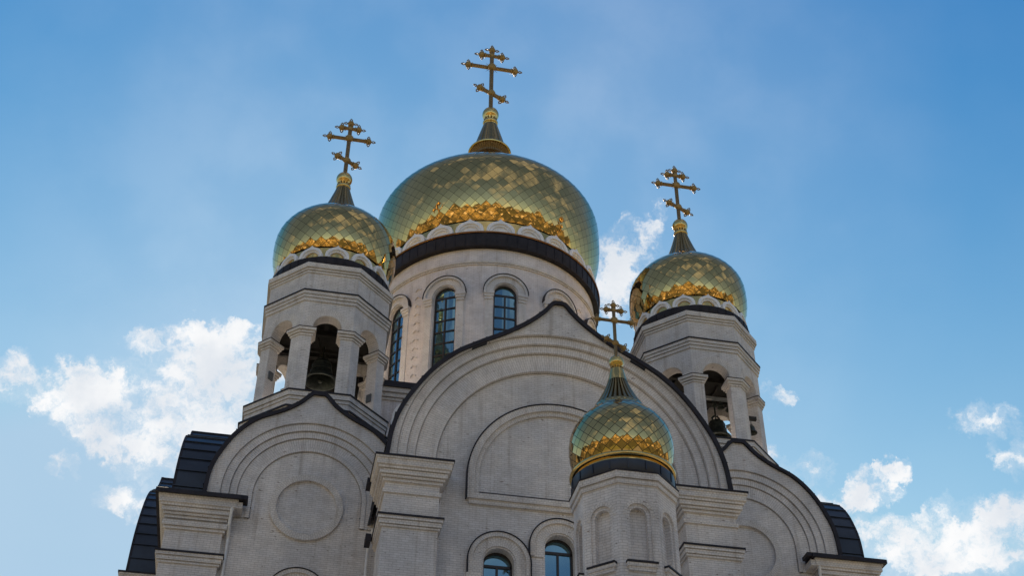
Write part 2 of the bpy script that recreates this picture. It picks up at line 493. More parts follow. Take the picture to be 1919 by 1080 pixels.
# ------------------------------------------------------------------ ground and hills (mirrored in the domes)
def build_land():
    mt, g, b = new_mat("ground_paving")
    geo = g.n('ShaderNodeNewGeometry').outputs['Position']
    d = g.vmath('LENGTH', g.vmath('SUBTRACT', geo, (0, -10, 0)))
    n = g.noise(geo, .06, 6, .6).outputs['Fac']
    grass = g.mix(n, (.05, .07, .02, 1), (.16, .14, .05, 1))
    pav = g.mix(g.noise(geo, .5, 5, .6).outputs['Fac'], (.10, .095, .09, 1), (.19, .18, .165, 1))
    g.l(g.mix(g.smooth(d, 55, 62), pav, grass), b.inputs['Base Color'])
    b.inputs['Roughness'].default_value = .9
    mb = MB(); n = 40; S = 900
    for i in range(n):
        for j in range(n):
            x0, x1 = -S+2*S*i/n, -S+2*S*(i+1)/n; y0, y1 = -S+2*S*j/n, -S+2*S*(j+1)/n
            mb.face([(x0, y0, 0), (x1, y0, 0), (x1, y1, 0), (x0, y1, 0)])
    o = mb.build("ground", mt); o['kind'] = 'structure'
    mt, g, b = new_mat("hill_scrub")
    geo = g.n('ShaderNodeNewGeometry').outputs['Position']
    n1 = g.noise(geo, .035, 7, .65).outputs['Fac']; n2 = g.noise(geo, .22, 5, .7).outputs['Fac']
    n0 = g.noise(geo, .014, 3, .55).outputs['Fac']
    c = g.mix(g.smooth(n1, .40, .62), (.02, .018, .007, 1), (.30, .215, .09, 1))
    c = g.mix(g.smooth(n0, .5, .58), c, g.mix(n2, (.012, .013, .006, 1), (.05, .045, .02, 1)))
    c = g.mix(g.smooth(n2, .45, .62), c, (.035, .035, .014, 1))
    c = g.mix(g.smooth(g.noise(geo, .09, 2, .5).outputs['Fac'], .62, .66), c, (.40, .33, .24, 1))
    dist = g.vmath('LENGTH', geo)
    near = g.math('ADD', dist, g.math('MULTIPLY', g.noise(geo, .03, 4, .6).outputs['Fac'], 90))
    c = g.mix(g.smooth(near, 150, 215), g.mix(n2, (.012, .016, .006, 1), (.06, .055, .022, 1)), c)
    g.l(c, b.inputs['Base Color']); b.inputs['Roughness'].default_value = .9
    mb = MB(); rows = []
    na, nr = 260, 34
    for j in range(nr+1):
        rad = 85+j/nr*420; row = []
        for k in range(na+1):
            az = R(-150)+R(300)*k/na
            x, y = rad*math.sin(az), -rad*math.cos(az)
            p = Vector((x*.012, y*.012, 3.1))
            env = min(1, max(0, (rad-88)/240))
            env = env*env*(3-2*env)
            h = env*(62+46*noise.noise(p)+18*noise.noise(p*3))
            h += (2.5+6.5*noise.noise(Vector((x*.09, y*.09, 0)))+5*noise.noise(Vector((x*.23, y*.23, 4))))*min(1, max(0, (rad-85)/25))
            row.append((x, y, max(h, -.5)-.4))
        rows.append(row)
    mb.grid(rows)
    o = mb.build("hills", mt, smooth=True, angle=60); o['kind'] = 'structure'


build_land()

# ------------------------------------------------------------------ the cathedral
CATH = thing("cathedral", "white brick cathedral with gilded onion domes, round gables and open bell towers", "cathedral")
YD = 18.82      # axis of the great drum
XT, YT = 9.18, 10.0   # axes of the bell towers


def contour(half, n=8):
    """full gable outline from its right half, running from the right foot over the point to the left foot"""
    s = spline(half, n)
    return [(p.x, p.y) for p in reversed(s)]+[(-p.x, p.y) for p in s[1:]]


MAIN = contour([(0, 33.74), (.3, 33.66), (.66, 33.2), (1.32, 32.56), (2.2, 31.92), (3.24, 31.3), (4.25, 30.62), (5.2, 29.6), (6.1, 28.1), (6.5, 26.9), (6.66, 25.5)])
WING = contour([(0, 31.27), (.33, 31.22), (.8, 30.72), (1.42, 30.28), (2.45, 29.72), (3.2, 28.93), (3.7, 28.0), (3.98, 27.1), (4.06, 25.8)])


def place(axis, c, s):
    """gable plane: axis 'y' faces the front at x centre c; axis 'x' faces a side (s = -1 left, 1 right) at y centre c"""
    if axis == 'y': return lambda u, v, d: (c+u, d, v)
    return lambda u, v, d: (s*d, c+u, v)


def vault(cont, mp, d0, d1, t=.2, seam=.6):
    """standing-seam barrel roof carried from plane d0 back to plane d1"""
    mb = MB(); P = [Vector(p) for p in cont]; N = []
    for i in range(len(P)):
        tg = (P[min(i+1, len(P)-1)]-P[max(i-1, 0)]).normalized(); N.append(Vector((tg.y, -tg.x)))
    I = [P[i]-N[i]*t for i in range(len(P))]
    mb.grid([[mp(p.x, p.y, d0) for p in P], [mp(p.x, p.y, d1) for p in P]])
    mb.grid([[mp(p.x, p.y, d1) for p in I], [mp(p.x, p.y, d0) for p in I]])
    sg = 1 if d1 > d0 else -1
    ed = MB(); O = [P[i]+N[i]*.012 for i in range(len(P))]; Q = [P[i]-N[i]*(t+.012) for i in range(len(P))]
    ed.grid([[mp(p.x, p.y, d0+.1*sg) for p in Q], [mp(p.x, p.y, d0-.01*sg) for p in Q], [mp(p.x, p.y, d0-.01*sg) for p in O], [mp(p.x, p.y, d0+.1*sg) for p in O]])
    acc = 0
    for i in range(1, len(P)):
        acc += (P[i]-P[i-1]).length
        if acc > seam:
            acc = 0; c = P[i]; tg = Vector((N[i].y, -N[i].x))
            q = [c+N[i]*h+tg*w for h, w in ((-.02, -.025), (.055, -.018), (.055, .018), (-.02, .025))]
            f = [mp(x.x, x.y, d0+.02*(1 if d1 > d0 else -1)) for x in q]; bk = [mp(x.x, x.y, d1) for x in q]
            for k in range(4): mb.face([f[k], f[(k+1) % 4], bk[(k+1) % 4], bk[k]])
            mb.face(f)
    o = mb.build("vault_roof", ROOF, CATH)
    ed.build("roof_edge", EAVE, o)
    return o


def polar(cont, cz):
    pts = sorted((math.atan2(v-cz, u), math.hypot(u, v-cz)) for u, v in cont)
    def f(t):
        if t <= pts[0][0]: return pts[0][1]
        for (a, ra), (b, rb) in zip(pts, pts[1:]):
            if t <= b: return ra+(rb-ra)*(t-a)/(b-a+1e-9)
        return pts[-1][1]
    return f


def gable(cont, mp, cz, radii, depths, base, d_back, foot):
    """stepped gable: outer band to the outline, then ring after ring set back"""
    out = polar([(u*.985, v-.06) for u, v in cont], cz)
    mb = MB(); n = 72
    ts = [PI*k/n for k in range(n+1)]
    outer = [(out(t)*math.cos(t), cz+out(t)*math.sin(t)) for t in ts]
    outer = [(outer[0][0], base)]+outer+[(outer[-1][0], base)]
    rings = []
    for r in radii:
        c = [(r*math.cos(t), cz+r*math.sin(t)) for t in ts]
        rings.append([(r, base)]+c+[(-r, base)])
    prev = outer
    for i, rg in enumerate(rings):
        d = depths[i]; dn = depths[i+1]
        mb2 = mb
        if i == 0:
            mb.grid([[mp(u, v, d) for u, v in rg], [mp(u, v, d) for u, v in prev]])
        else:
            L = 0; uvr = [[], []]; q = None
            for a, b in zip(rg, prev):
                if q: L += math.hypot(a[0]-q[0], a[1]-q[1])
                q = a
                uvr[0].append((0.0, L)); uvr[1].append((math.hypot(b[0]-a[0], b[1]-a[1]), L))
            mb.grid([[mp(u, v, d) for u, v in rg], [mp(u, v, d) for u, v in prev]], uvr)
        L = 0; uvr = [[], []]; q = None
        for a in rg:
            if q: L += math.hypot(a[0]-q[0], a[1]-q[1])
            q = a; uvr[0].append((0, L)); uvr[1].append((abs(dn-d), L))
        mb.grid([[mp(u, v, d) for u, v in rg], [mp(u, v, dn+.05) for u, v in rg]], uvr)
        r = radii[i]-.03
        sm = [(r, base)]+[(r*math.cos(t), cz+r*math.sin(t)) for t in ts]+[(-r, base)]
        mb.grid([[mp(u, v, dn+.05) for u, v in rg], [mp(u, v, dn+.05) for u, v in sm], [mp(u, v, dn) for u, v in sm]])
        prev = sm
    # field inside the last ring
    d = depths[-1]
    c = (0, cz)
    for a, b in zip(prev, prev[1:]):
        mb.face([mp(a[0], base, d), mp(*a, d), mp(*b, d), mp(b[0], base, d)] if abs(a[0]-b[0]) > 1e-6 else [mp(*a, d), mp(*b, d), mp(b[0], base+1e-4, d)])
    return mb


# profiles (out, z) for cornices
def cap_profile(zt, s=1.0):
    return [(-.02, zt-.86*s), (.10*s, zt-.86*s), (.10*s, zt-.74*s), (.17*s, zt-.74*s), (.17*s, zt-.63*s), (.24*s, zt-.63*s), (.24*s, zt-.44*s), (.31*s, zt-.44*s), (.31*s, zt-.36*s), (.38*s, zt-.33*s), (.38*s, zt-.12*s), (.43*s, zt-.10*s), (.43*s, zt-.02*s), (-.02, zt)]
def ledge_profile(zt, s=1.0): return [(-.02, zt-.42*s), (.07*s, zt-.42*s), (.07*s, zt-.32*s), (.12*s, zt-.32*s), (.12*s, zt-.14*s), (.17*s, zt-.14*s), (.17*s, zt-.02*s), (-.02, zt)]
def small_profile(zt): return [(-.02, zt-.15), (.07, zt-.15), (.07, zt), (-.02, zt)]
def metal_profile(zt, o): return [(o-.07, zt-.012), (o+.03, zt-.03), (o+.03, zt+.05), (-.05, zt+.10), (-.05, zt)]


def pilaster(parent, path, z0, zcap, zledge, inner_z, s=1.0, metal=None):
    mb = MB()
    body = [(-.02 if i else 0, 0) for i in range(1)]
    mb.sweep(path, False, [(-.3, z0), (0, z0), (0, zcap-.3), (-.3, zcap-.3)])
    p = mb.build("pilaster", BRICK, parent)
    for nm, pr, mt_ in (("pilaster_cornice", cap_profile(zcap, s), TRIM), ("string_course", small_profile(inner_z), TRIM), ("pilaster_ledge", ledge_profile(zledge, s), TRIM), ("cornice_flashing", metal_profile(zcap, .43*s), EAVE), ("ledge_flashing", metal_profile(zledge, .17*s), EAVE)):
        c = MB(); c.sweep(path, False, pr); c.build(nm, mt_, parent)
    return p


def arched_window(parent, mp, cu, hw, vs, vsp, d, nh, t=.045):
    f = MB(); window_frame(f, mp, cu, hw-.03, vs+.03, vsp, d, t, .05, nh)
    w = f.build("window", FRAME, parent)
    p = MB(); window_pane(p, mp, cu, hw, vs, vsp, d)
    p.build("window_pane", GLASS, w)
    return w


def build_front():
    mp = lambda u, v, d: (u, d, v)
    cz = 25.85
    mb = gable(MAIN, mp, cz, [6.22, 5.86, 5.52, 4.72], [.60, .74, .88, 1.02, 1.18], 25.3, 1.18, 0)
    # wall below the gable with three round-headed openings
    mw = lambda u, v, d: (u, 1.18+d, v)
    panel_arch(mb, mw, -4.6, -1.14, 0, 22.85, -2.25, .56, 17.5, 22.12, .75)
    panel_arch(mb, mw, 1.14, 4.6, 0, 22.85, 2.25, .56, 17.5, 22.12, .75)
    panel_arch(mb, mw, -1.14, 1.14, 0, 24.2, 0, .56, 17.5, 22.88, .75)
    for s in (-1, 1):
        x0, x1 = sorted((s*1.14, s*4.6))
        mb.face([(x0, 1.18, 22.85), (x1, 1.18, 22.85), (x1, 1.18, 25.3), (x0, 1.18, 25.3)])
        x0, x1 = sorted((s*4.6, s*6.6)); mb.face([(x0, 1.18, 0), (x1, 1.18, 0), (x1, 1.18, 25.3), (x0, 1.18, 25.3)])
        mb.box(*sorted((s*5.7, s*6.0)), 1.0, 12, 0, 25.6)
    mb.face([(-1.14, 1.18, 24.2), (1.14, 1.18, 24.2), (1.14, 1.18, 25.3), (-1.14, 1.18, 25.3)])
    fr = mb.build("front_wall", BRICK, CATH)
    for s in (-1, 1):
        if s < 0: path = [(-6.58, 2.45), (-6.58, .42), (-4.6, .42), (-4.6, 1.3)]
        else: path = [(4.6, 1.3), (4.6, .42), (6.58, .42), (6.58, 2.45)]
        pilaster(fr, path, 0, 25.36, 23.12, 24.2)
        b = MB(); b.box(*sorted((s*4.62, s*6.56)), .44, 1.3, 24.9, 25.34); b.box(*sorted((s*5.0, s*6.56)), .8, 2.4, 0.1, 25.34)
        b.build("pilaster_core", BRICK, fr)
    # blind arch with its sill
    a = MB()
    arch_band(a, mp, 0, 25.45, 3.24, 3.5, .98, 1.25, leg=.93, n=48)
    arch_band(a, mp, 0, 25.45, 3.06, 3.24, 1.08, 1.25, leg=.75, n=48)
    a.box(-3.24, 3.24, .98, 1.25, 24.52, 24.74); a.box(-3.42, 3.42, 1.06, 1.25, 24.34, 24.518)
    ar = a.build("blind_arch", TRIM, CATH)
    c = MB(); arch_band(c, mp, 0, 25.45, 3.503, 3.55, .95, 1.25, leg=.93, n=48); c.box(-3.05, 3.05, 1.0, 1.2, 24.744, 24.79)
    c.build("arch_flashing", EAVE, ar)
    # window hoods
    for cu, vsp, vs in ((-2.25, 22.12, 17.5), (0, 22.88, 17.5), (2.25, 22.12, 17.5)):
        w = arched_window(CATH, mw, cu, .56, vs, vsp, .42, 3, .05)
        h = MB(); leg = .55 if cu else .42
        a0 = 0.0
        arch_band(h, mw, cu, vsp, .62, .98, -.05, .01, leg=leg, n=30)
        arch_band(h, mw, cu, vsp, .98, 1.13, -.14, .01, leg=leg, n=30)
        ho = h.build("window_hood", TRIM, w)
        k = MB(); arch_band(k, mw, cu, vsp, 1.133, 1.175, -.17, .01, leg=leg, n=30); k.build("hood_flashing", EAVE, w)
        if cu:
            b = MB()
            for s in (-1, 1):
                b.obox(mw(cu+s*.92, vsp-leg-.13, -.07), (.27, 0, 0), (0, .12, 0), (0, 0, .11)); b.obox(mw(cu+s*.92, vsp-leg-.35, -.04), (.22, 0, 0), (0, .09, 0), (0, 0, .11))
                b.obox(mw(cu+s*.92, vsp-leg-2.4, -.02), (.18, 0, 0), (0, .07, 0), (0, 0, 1.94))
            b.build("window_impost", TRIM, w)
    vault(MAIN, mp, .46, 12.0, .13)
    # side arms of the crossing, with their own round gables
    for s in (-1, 1):
        mpx = place('x', YD, s)
        vault(MAIN, mpx, 16.3, 6.5, .2)
        b = MB(); b.box(*sorted((s*16.0, s*7.0)), YD-6.6, YD+6.6, 0, 25.6)
        gd = gable(MAIN, mpx, cz, [6.22, 5.86, 5.5], [16.1, 15.95, 15.8, 15.6], 25.3, 15.5, 0)
        arm = b.build("side_arm", BRICK, CATH); gd.build("round_gable", BRICK, arm)
        for e in (-1, 1):
            y0, y1 = YD+e*6.6, YD+e*4.6
            pth = [(s*14.0, y0), (s*16.1, y0), (s*16.1, y1), (s*15.6, y1)]
            if s*e < 0 and s > 0 or (s < 0 and e > 0): pass
            ar2 = sum((pth[i][0]*pth[i+1][1]-pth[i+1][0]*pth[i][1]) for i in range(3))
            if s*e > 0: pth = pth[::-1]
            c = MB(); c.sweep(pth, False, cap_profile(25.36)); c.sweep(pth, False, ledge_profile(23.1)); c.build("pilaster_cornice", TRIM, arm)
            k = MB(); k.sweep(pth, False, metal_profile(25.36, .43)); k.build("cornice_flashing", EAVE, arm)
    # the cube that carries the drum
    b = MB(); b.box(-7.0, 7.0, 11.8, 25.8, 20, 36.0)
    sq = [(-7.0, 11.8), (7.0, 11.8), (7.0, 25.8), (-7.0, 25.8)]
    cb = b.build("drum_base", BRICKP, CATH)
    c = MB(); c.sweep(sq, True, [(-.02, 35.35), (.08, 35.35), (.08, 35.5), (.17, 35.5), (.17, 35.72), (.26, 35.72), (.26, 36.0), (-.02, 36.01)])
    c.build("base_cornice", TRIM, cb)
    c = MB(); c.sweep(sq, True, [(.2, 36.0), (.34, 35.97), (.34, 36.3), (-.6, 36.5), (-.6, 36.02)]); c.build("base_eave", EAVE, cb)
    for s in (-1, 1):
        h = MB(); mq = lambda u, v, d: (u, 11.8+d, v)
        arch_band(h, mq, s*4.5, 34.35, .8, 1.1, -.12, .01, leg=.15)
        h.box(s*4.5-1.14, s*4.5-.72, 11.64, 11.81, 33.95, 34.19); h.build("blind_hood", PAINT, cb)


def build_wing(s):
    x0 = -XT if s < 0 else XT
    cz = 26.4
    mp = lambda u, v, d: (x0+u, d, v)
    mb = gable(WING, mp, cz, [3.4, 3.07, 2.77, 2.36, 2.16], [5.60, 5.68, 5.76, 5.83, 5.79, 5.87], 25.3, 5.9, 0)
    mw = lambda u, v, d: (x0+u, 5.87+d, v)
    # wall below, with a round-headed opening low down
    panel_arch(mb, mw, -5.2, 4.2, 0, 25.3, 0 if s < 0 else 0, .7, 16, 22.2, .5)
    mb.box(*sorted((s*14.35, s*5.2)), 6.4, 14.4, 0, 25.7)
    wg = mb.build("wing_wall", BRICK, CATH)
    # raised roundel
    t = MB()
    for r0_, r1_, d in ((1.18, 1.44, -.14),):
        rows = []
        for k in range(65):
            a = 2*PI*k/64
            rows.append([mw(r*math.cos(a), 26.0+r*math.sin(a), dd) for r, dd in ((r0_, .02), (r0_, d), (r1_, d), (r1_, .02))])
        uvs = [[(c, 2*PI*k/64*1.3) for c in (0, .1, .36, .46)] for k in range(65)]
        t.grid(rows, uvs)
    t.build("roundel", TRIM, wg)
    h = MB(); arch_band(h, mw, 0, 22.2, 1.0, 1.16, -.12, .01, leg=.8); arch_band(h, mw, 0, 22.2, .72, 1.0, -.05, .01, leg=.8); ho = h.build("window_hood", TRIM, wg)
    h = MB(); arch_band(h, mw, 0, 22.2, 1.162, 1.2, -.15, .01, leg=.8); h.build("hood_flashing", EAVE, wg)
    wd = MB(); wd.box(x0-.7, x0+.7, 6.2, 6.3, 16, 22.95); wd.build("blind_panel", BRICK, wg)
    # corner pilaster
    if s < 0: path = [(-14.38, 14.0), (-14.38, 5.55), (-12.22, 5.55), (-12.22, 5.95)]
    else: path = [(12.22, 5.95), (12.22, 5.55), (14.38, 5.55), (14.38, 14.0)]
    mbp = MB(); mbp.sweep(path, False, [(-.3, 0), (0, 0), (0, 25.6), (-.3, 25.6)]); mbp.build("pilaster", BRICK, wg)
    mbp = MB(); mbp.box(*sorted((s*12.24, s*14.36)), 5.58, 8.0, 0, 25.75); mbp.build("pilaster_core", BRICK, wg)
    sc = 1.0
    c = MB(); c.sweep(path, False, cap_profile(25.70)); c.sweep(path, False, [(-.02, 24.4), (.08, 24.4), (.08, 24.52), (.14, 24.52), (.14, 24.74), (-.02, 24.76)]); c.sweep(path, False, ledge_profile(23.42))
    c.box(*sorted((s*11.62, s*12.24)), 5.2, 5.88, 25.36, 25.62)
    c.build("pilaster_cornice", TRIM, wg)
    k = MB()
    k.sweep(path, False, [(.3, 25.70), (.56, 25.66), (.56, 25.83), (.44, 25.90), (-.4, 26.0), (-.4, 25.75)])
    k.box(*sorted((s*11.45, s*12.1)), 5.05, 5.62, 25.70, 25.86)
    k.sweep(path, False, metal_profile(23.42, .17))
    k.build("eave_gutter", EAVE, wg)
    vault(WING, mp, 5.48, 14.6, .13)
    mpx = place('x', YT, s)
    vault(WING, mpx, 14.45, 6.0, .2)
    gx = gable(WING, mpx, cz, [3.4, 3.07, 2.77], [14.3, 14.2, 14.1, 13.95], 25.3, 14, 0); gx.build("round_gable", BRICK, wg)
    # downpipe beside the pilaster
    px = s*12.0
    p = MB(); p.tube([(px, 5.25, 25.72), (px, 5.25, 25.35), (px+s*.02, 5.42, 24.75), (px, 5.72, 24.3), (px, 5.76, 23.6), (px, 5.76, 0.3)], .065, 10)
    for z in (24.2, 22.6, 20.6): p.tube([(px, 5.76, z), (px, 5.76, z+.07)], .085, 10)
    p.build("downpipe", PIPE, CATH)
    if s < 0:
        p = MB(); xx = -6.62
        p.tube([(xx+.1, 5.1, 25.0), (xx, 5.4, 24.7), (xx-.03, 5.62, 24.2), (xx-.03, 5.7, 0.3)], .06, 10)
        p.build("downpipe", PIPE, CATH)
        p = MB(); p.box(-7.12, -6.95, 1.9, 2.55, 25.2, 25.42); p.build("gutter_end", EAVE, CATH)
        p = MB(); p.box(-7.0, -6.8, 2.0, 2.6, 22.9, 23.18); p.build("gutter_end", EAVE, CATH)


def dome_profile(a, zu, bu, zl, bl, zbot, top):
    """onion outline from the bottom up; top = list of (r, z) for the concave neck"""
    P = []
    t0 = -math.acos(min(1, math.sqrt(max(0, 1-((zl-zbot)/bl)**2))))
    n = 14
    for k in range(n): t = t0*(1-k/n); P.append((a*math.cos(t), zl+bl*math.sin(t)))
    if zu-zl > .05: P.append((a, zl))
    n = 12; t1 = R(56)
    for k in range(n+1): t = t1*k/n; P.append((a*math.cos(t), zu+bu*math.sin(t)))
    tail = spline([P[-2], P[-1]]+top, 8)[8:]
    P += [(p[0], p[1]) for p in tail[1:]]
    return P


def tiled_dome(prof, N, tilt, smin):
    """rhombic tiles laid on the turned outline, each tile slightly out of true"""
    S = [0]
    for i in range(1, len(prof)): S.append(S[-1]+math.hypot(prof[i][0]-prof[i-1][0], prof[i][1]-prof[i-1][1]))
    def at(s):
        for i in range(1, len(S)):
            if s <= S[i]:
                t = (s-S[i-1])/(S[i]-S[i-1]+1e-9)
                r = prof[i-1][0]+(prof[i][0]-prof[i-1][0])*t; z = prof[i-1][1]+(prof[i][1]-prof[i-1][1])*t
                return r, z
        return prof[-1]
    def nor(s):
        a, b = at(max(0, s-.06)), at(min(S[-1], s+.06))
        dr, dz = b[0]-a[0], b[1]-a[1]; l = math.hypot(dr, dz)+1e-9
        return dz/l, -dr/l
    lv = [0.0]
    while lv[-1] < S[-1]:
        r = at(lv[-1])[0]
        lv.append(lv[-1]+max(smin, 2*PI*r/N*.5))
    lv[-1] = S[-1]
    mb = MB(); nr = []; sz = []
    for j in range(-1, len(lv)-1):
        js = (max(j, 0), j+1, min(j+2, len(lv)-1))
        for k in range(N):
            off = 0.0 if j % 2 == 0 else .5
            def P(jj, a):
                r, z = at(lv[jj]); t = 2*PI*a/N
                return Vector((r*math.cos(t), r*math.sin(t), z))
            def Nn(jj, a):
                nr_, nz = nor(lv[jj]); t = 2*PI*a/N
                return Vector((nr_*math.cos(t), nr_*math.sin(t), nz))
            b, rgt, top, lft = (js[0], k+off), (js[1], k+off+.5), (js[2], k+off), (js[1], k+off-.5)
            if j == -1: cs = [lft, rgt, top]; uvs = [(0, 1), (1, 0), (1, 1)]
            elif js[2] == js[1]: cs = [b, rgt, lft]; uvs = [(0, 0), (1, 0), (0, 1)]
            else: cs = [b, rgt, top, lft]; uvs = [(0, 0), (1, 0), (1, 1), (0, 1)]
            pts = [P(*c) for c in cs]; sm = [Nn(*c) for c in cs]
            mean = Vector((0, 0, 0))
            for q in sm: mean += q
            mean.normalize()
            dv = Vector((random.gauss(0, tilt), random.gauss(0, tilt), random.gauss(0, tilt)))
            mb.face(pts, uvs); sz.append((pts[1]-pts[0]).length)
            nr.append([(mean*.55+q*.45+dv).normalized() for q in sm])
    return mb, nr, sz


def build_dome(name_loc, prof, N, tilt, smin, neck_n, label=None):
    mb, nr, sz = tiled_dome(prof, N, tilt, smin)
    o = mb.build("dome", GOLDT, CATH, name_loc, smooth=False, weld=False, recalc=False)
    me = o.data
    me.polygons.foreach_set("use_smooth", [True]*len(me.polygons))
    me.normals_split_custom_set([tuple(v) for f in nr for v in f])
    at = me.attributes.new("tile_size", 'FLOAT', 'FACE'); at.data.foreach_set("value", sz)
    if label: o['label'] = label
    return o


def ribbed(prof, n, depth=.03):
    """turned neck with shallow vertical flutes"""
    mb = MB(); rows = []
    for r, z in prof:
        row = []
        for k in range(n*4):
            w = 1-depth*(1 if k % 4 == 0 else 0)
            row.append((r*w*math.cos(2*PI*k/(4*n)), r*w*math.sin(2*PI*k/(4*n)), z))
        rows.append(row)
    mb.grid(rows, close=True)
    return mb


def build_cross(parent, loc, H, z0, thick=1.0):
    """eight-pointed cross in the plane facing the front; H = height from the ball to the tip"""
    r = .0245*H*thick
    mb = MB(); hw, ht, hl = .262*H, .115*H, .125*H
    zm, zt, zl, ztip = .664*H, .86*H, .255*H, .955*H
    dz = .068*H
    def bar(p, q, rr): mb.tube([p, q], rr, 8)
    bar((0, 0, -.03*H), (0, 0, ztip), r)
    bar((-hw, 0, zm), (hw, 0, zm), r*.92); bar((-ht, 0, zt), (ht, 0, zt), r*.88); bar((-hl, 0, zl+dz), (hl, 0, zl-dz), r*.95)
    # raised studs down the front of the stem and bars
    for k in range(26):
        z = .04*H+k*.035*H
        if abs(z-zm) > .06*H and abs(z-zl) > .05*H: mb.ball((0, -r*.95, z), r*.33, 6)
    for k in range(1, 9):
        for s in (-1, 1): mb.ball((s*(.05*H+k*.022*H), -r*.95, zm), r*.3, 6)
    c = mb.build("cross", BRONZE, CATH, (loc[0], loc[1], z0), smooth=True)
    b = MB()
    ends = [(-hw, zm, (-1, 0)), (hw, zm, (1, 0)), (-ht, zt, (-1, 0)), (ht, zt, (1, 0)), (0, ztip, (0, 1)), (-hl, zl+dz, (-.88, .47)), (hl, zl-dz, (.88, -.47))]
    for x, z, d in ends:
        b = MB(); b.ball((x, 0, z), r*1.62, 14)
        b.torus((x-d[0]*r*1.7, 0, z-d[1]*r*1.7), (d[1], 0, -d[0]), (0, 1, 0), r*1.05, r*.3, 12, 6)
        b.build("end_knob", GOLDD, c, smooth=True)
    for zz, q, w in ((zm, 2.0, .02), (zl, 1.75, .015), (zt, 1.35, .01)):
        b = MB(); b.ball((0, -w*H, zz), r*q, 20, (1, .75, 1))
        if q > 1.5: b.torus((0, -.012*H, zz), (1, 0, 0), (0, 0, 1), r*(q+.2)*.85, r*.35, 20, 6)
        b.build("medallion", GOLDD, c, smooth=True)
    b = MB()
    for k in range(4):
        for q in (-1, 0, 1):
            a = PI/4+k*PI/2+q*.33; l = .092*H if q == 0 else .074*H
            b.tube([(.03*H*math.cos(a), 0, zm+.03*H*math.sin(a)), (l*math.cos(a), 0, zm+l*math.sin(a))], .0042*H, 5, .0012*H)
    b.build("sun_rays", BRONZE, c)
    b = MB()
    for x, z, d in ends:
        b = MB()
        for k in (-1, 0, 1):
            a = math.atan2(d[1], d[0])+k*PI/2; e = Vector((math.cos(a), 0, math.sin(a))); p = Vector((-e.z, 0, e.x))
            cc = Vector((x, 0, z))+e*(r*2.35); w = r*.82
            q = [cc-e*w, cc+p*w*.85, cc+e*w*1.35, cc-p*w*.85, cc-e*w]
            b.tube([(x, 0, z), q[0]], r*.2, 5)
            for i in range(4): b.tube([q[i], q[i+1]], r*.26, 5)
        b.build("ring_ornament", BRONZE, c)
    return c


def kokoshnik_mesh(w, h, t):
    """keel-shaped plate with a recessed round panel; faces -y, base at z = 0"""
    half = [(0, 1.0), (.03, .93), (.085, .85), (.17, .785), (.33, .66), (.44, .47), (.49, .25), (.5, 0)]
    o = [(x*w, z*h) for x, z in contour(half, 4)]
    n = len(o)
    def arc(f, k): t_ = PI*k/(n-1); return (f*w*.5*math.cos(t_), f*h*.83*math.sin(t_))
    mb = MB(); F = .80; F2 = .66
    A = [arc(F, k) for k in range(n)]; B = [arc(F2, k) for k in range(n)]
    mb.grid([[(x, 0, z) for x, z in A], [(x, 0, z) for x, z in o]])
    mb.grid([[(x, 0, z) for x, z in o], [(x, t, z) for x, z in o]])
    mb.grid([[(x, .1, z) for x, z in A], [(x, 0, z) for x, z in A]])
    mb.grid([[(x, .1, z) for x, z in B], [(x, .1, z) for x, z in A]])
    mb.grid([[(x, .2, z) for x, z in B], [(x, .1, z) for x, z in B]])
    mb.face([(x, .2, z) for x, z in B])
    mb.face([(x, t, z) for x, z in reversed(o)])
    mb.face([(o[0][0], 0, 0), (o[0][0], t, 0), (o[-1][0], t, 0), (o[-1][0], 0, 0)])
    return mb


def kokoshniks(parent, Rk, z, n, off, w, h):
    first = None
    for k in range(n):
        a = off+2*PI*k/n
        if first is None:
            first = kokoshnik_mesh(w, h, .26).build("kokoshnik", PAINT, parent); o = first
        else:
            o = first.copy(); COL.objects.link(o); o.parent = parent
        o.location = (Rk*math.sin(a), -Rk*math.cos(a), z); o.rotation_euler = (R(-4), 0, a)


def finial(parent, r, z, rb):
    """gilded ball over a turned collar"""
    mb = MB()
    P = [(rb, z-1.95*r), (rb*1.05, z-1.85*r)]
    for k in range(9): t = -PI/2+PI*k/8; P.append((r*.62+r*.3*math.cos(t), z-1.42*r+r*.34*math.sin(t)))
    P += [(r*.66, z-1.02*r), (r*.70, z-.80*r)]
    for k in range(1, 15): t = -.72+(PI/2+.72)*k/14; P.append((r*math.cos(t), z+r*math.sin(t)))
    mb.lathe(P, 32, vscale=1)
    o = mb.build("finial_ball", GOLD, parent, smooth=True, angle=50)
    b = MB()
    for k in range(12):
        a = 2*PI*k/12; b.ball((.72*r*math.cos(a), .72*r*math.sin(a), z-.9*r), r*.14, 8)
    b.build("bead_collar", GOLDD, parent, smooth=True)
    return o


def eave_ring(parent, Rr, z0, z1, n, name="eave_band", lip=True, mat=EAVE):
    mb = MB()
    mb.lathe([(Rr-.35, z0+.02), (Rr-.02, z0), (Rr, z0+.03), (Rr+.01, z1-.02), (Rr-.7, z1+.05)], 120, vscale=1)
    for k in range(n):
        a = 2*PI*k/n; e = Vector((math.cos(a), math.sin(a), 0)); p = Vector((-e.y, e.x, 0))
        mb.obox(e*(Rr+.012)+Vector((0, 0, (z0+z1)/2+.005)), p*.014, e*.02, Vector((0, 0, (z1-z0)/2-.04)))
    o = mb.build(name, mat, parent, smooth=True)
    if lip:
        m2 = MB(); m2.lathe([(Rr-.1, z1+.045), (Rr+.06, z1-.03), (Rr+.09, z1+.0), (Rr+.09, z1+.05), (Rr-.1, z1+.07)], 120, vscale=1)
        m2.build("copper_lip", COPPER, parent, smooth=True)
    return o


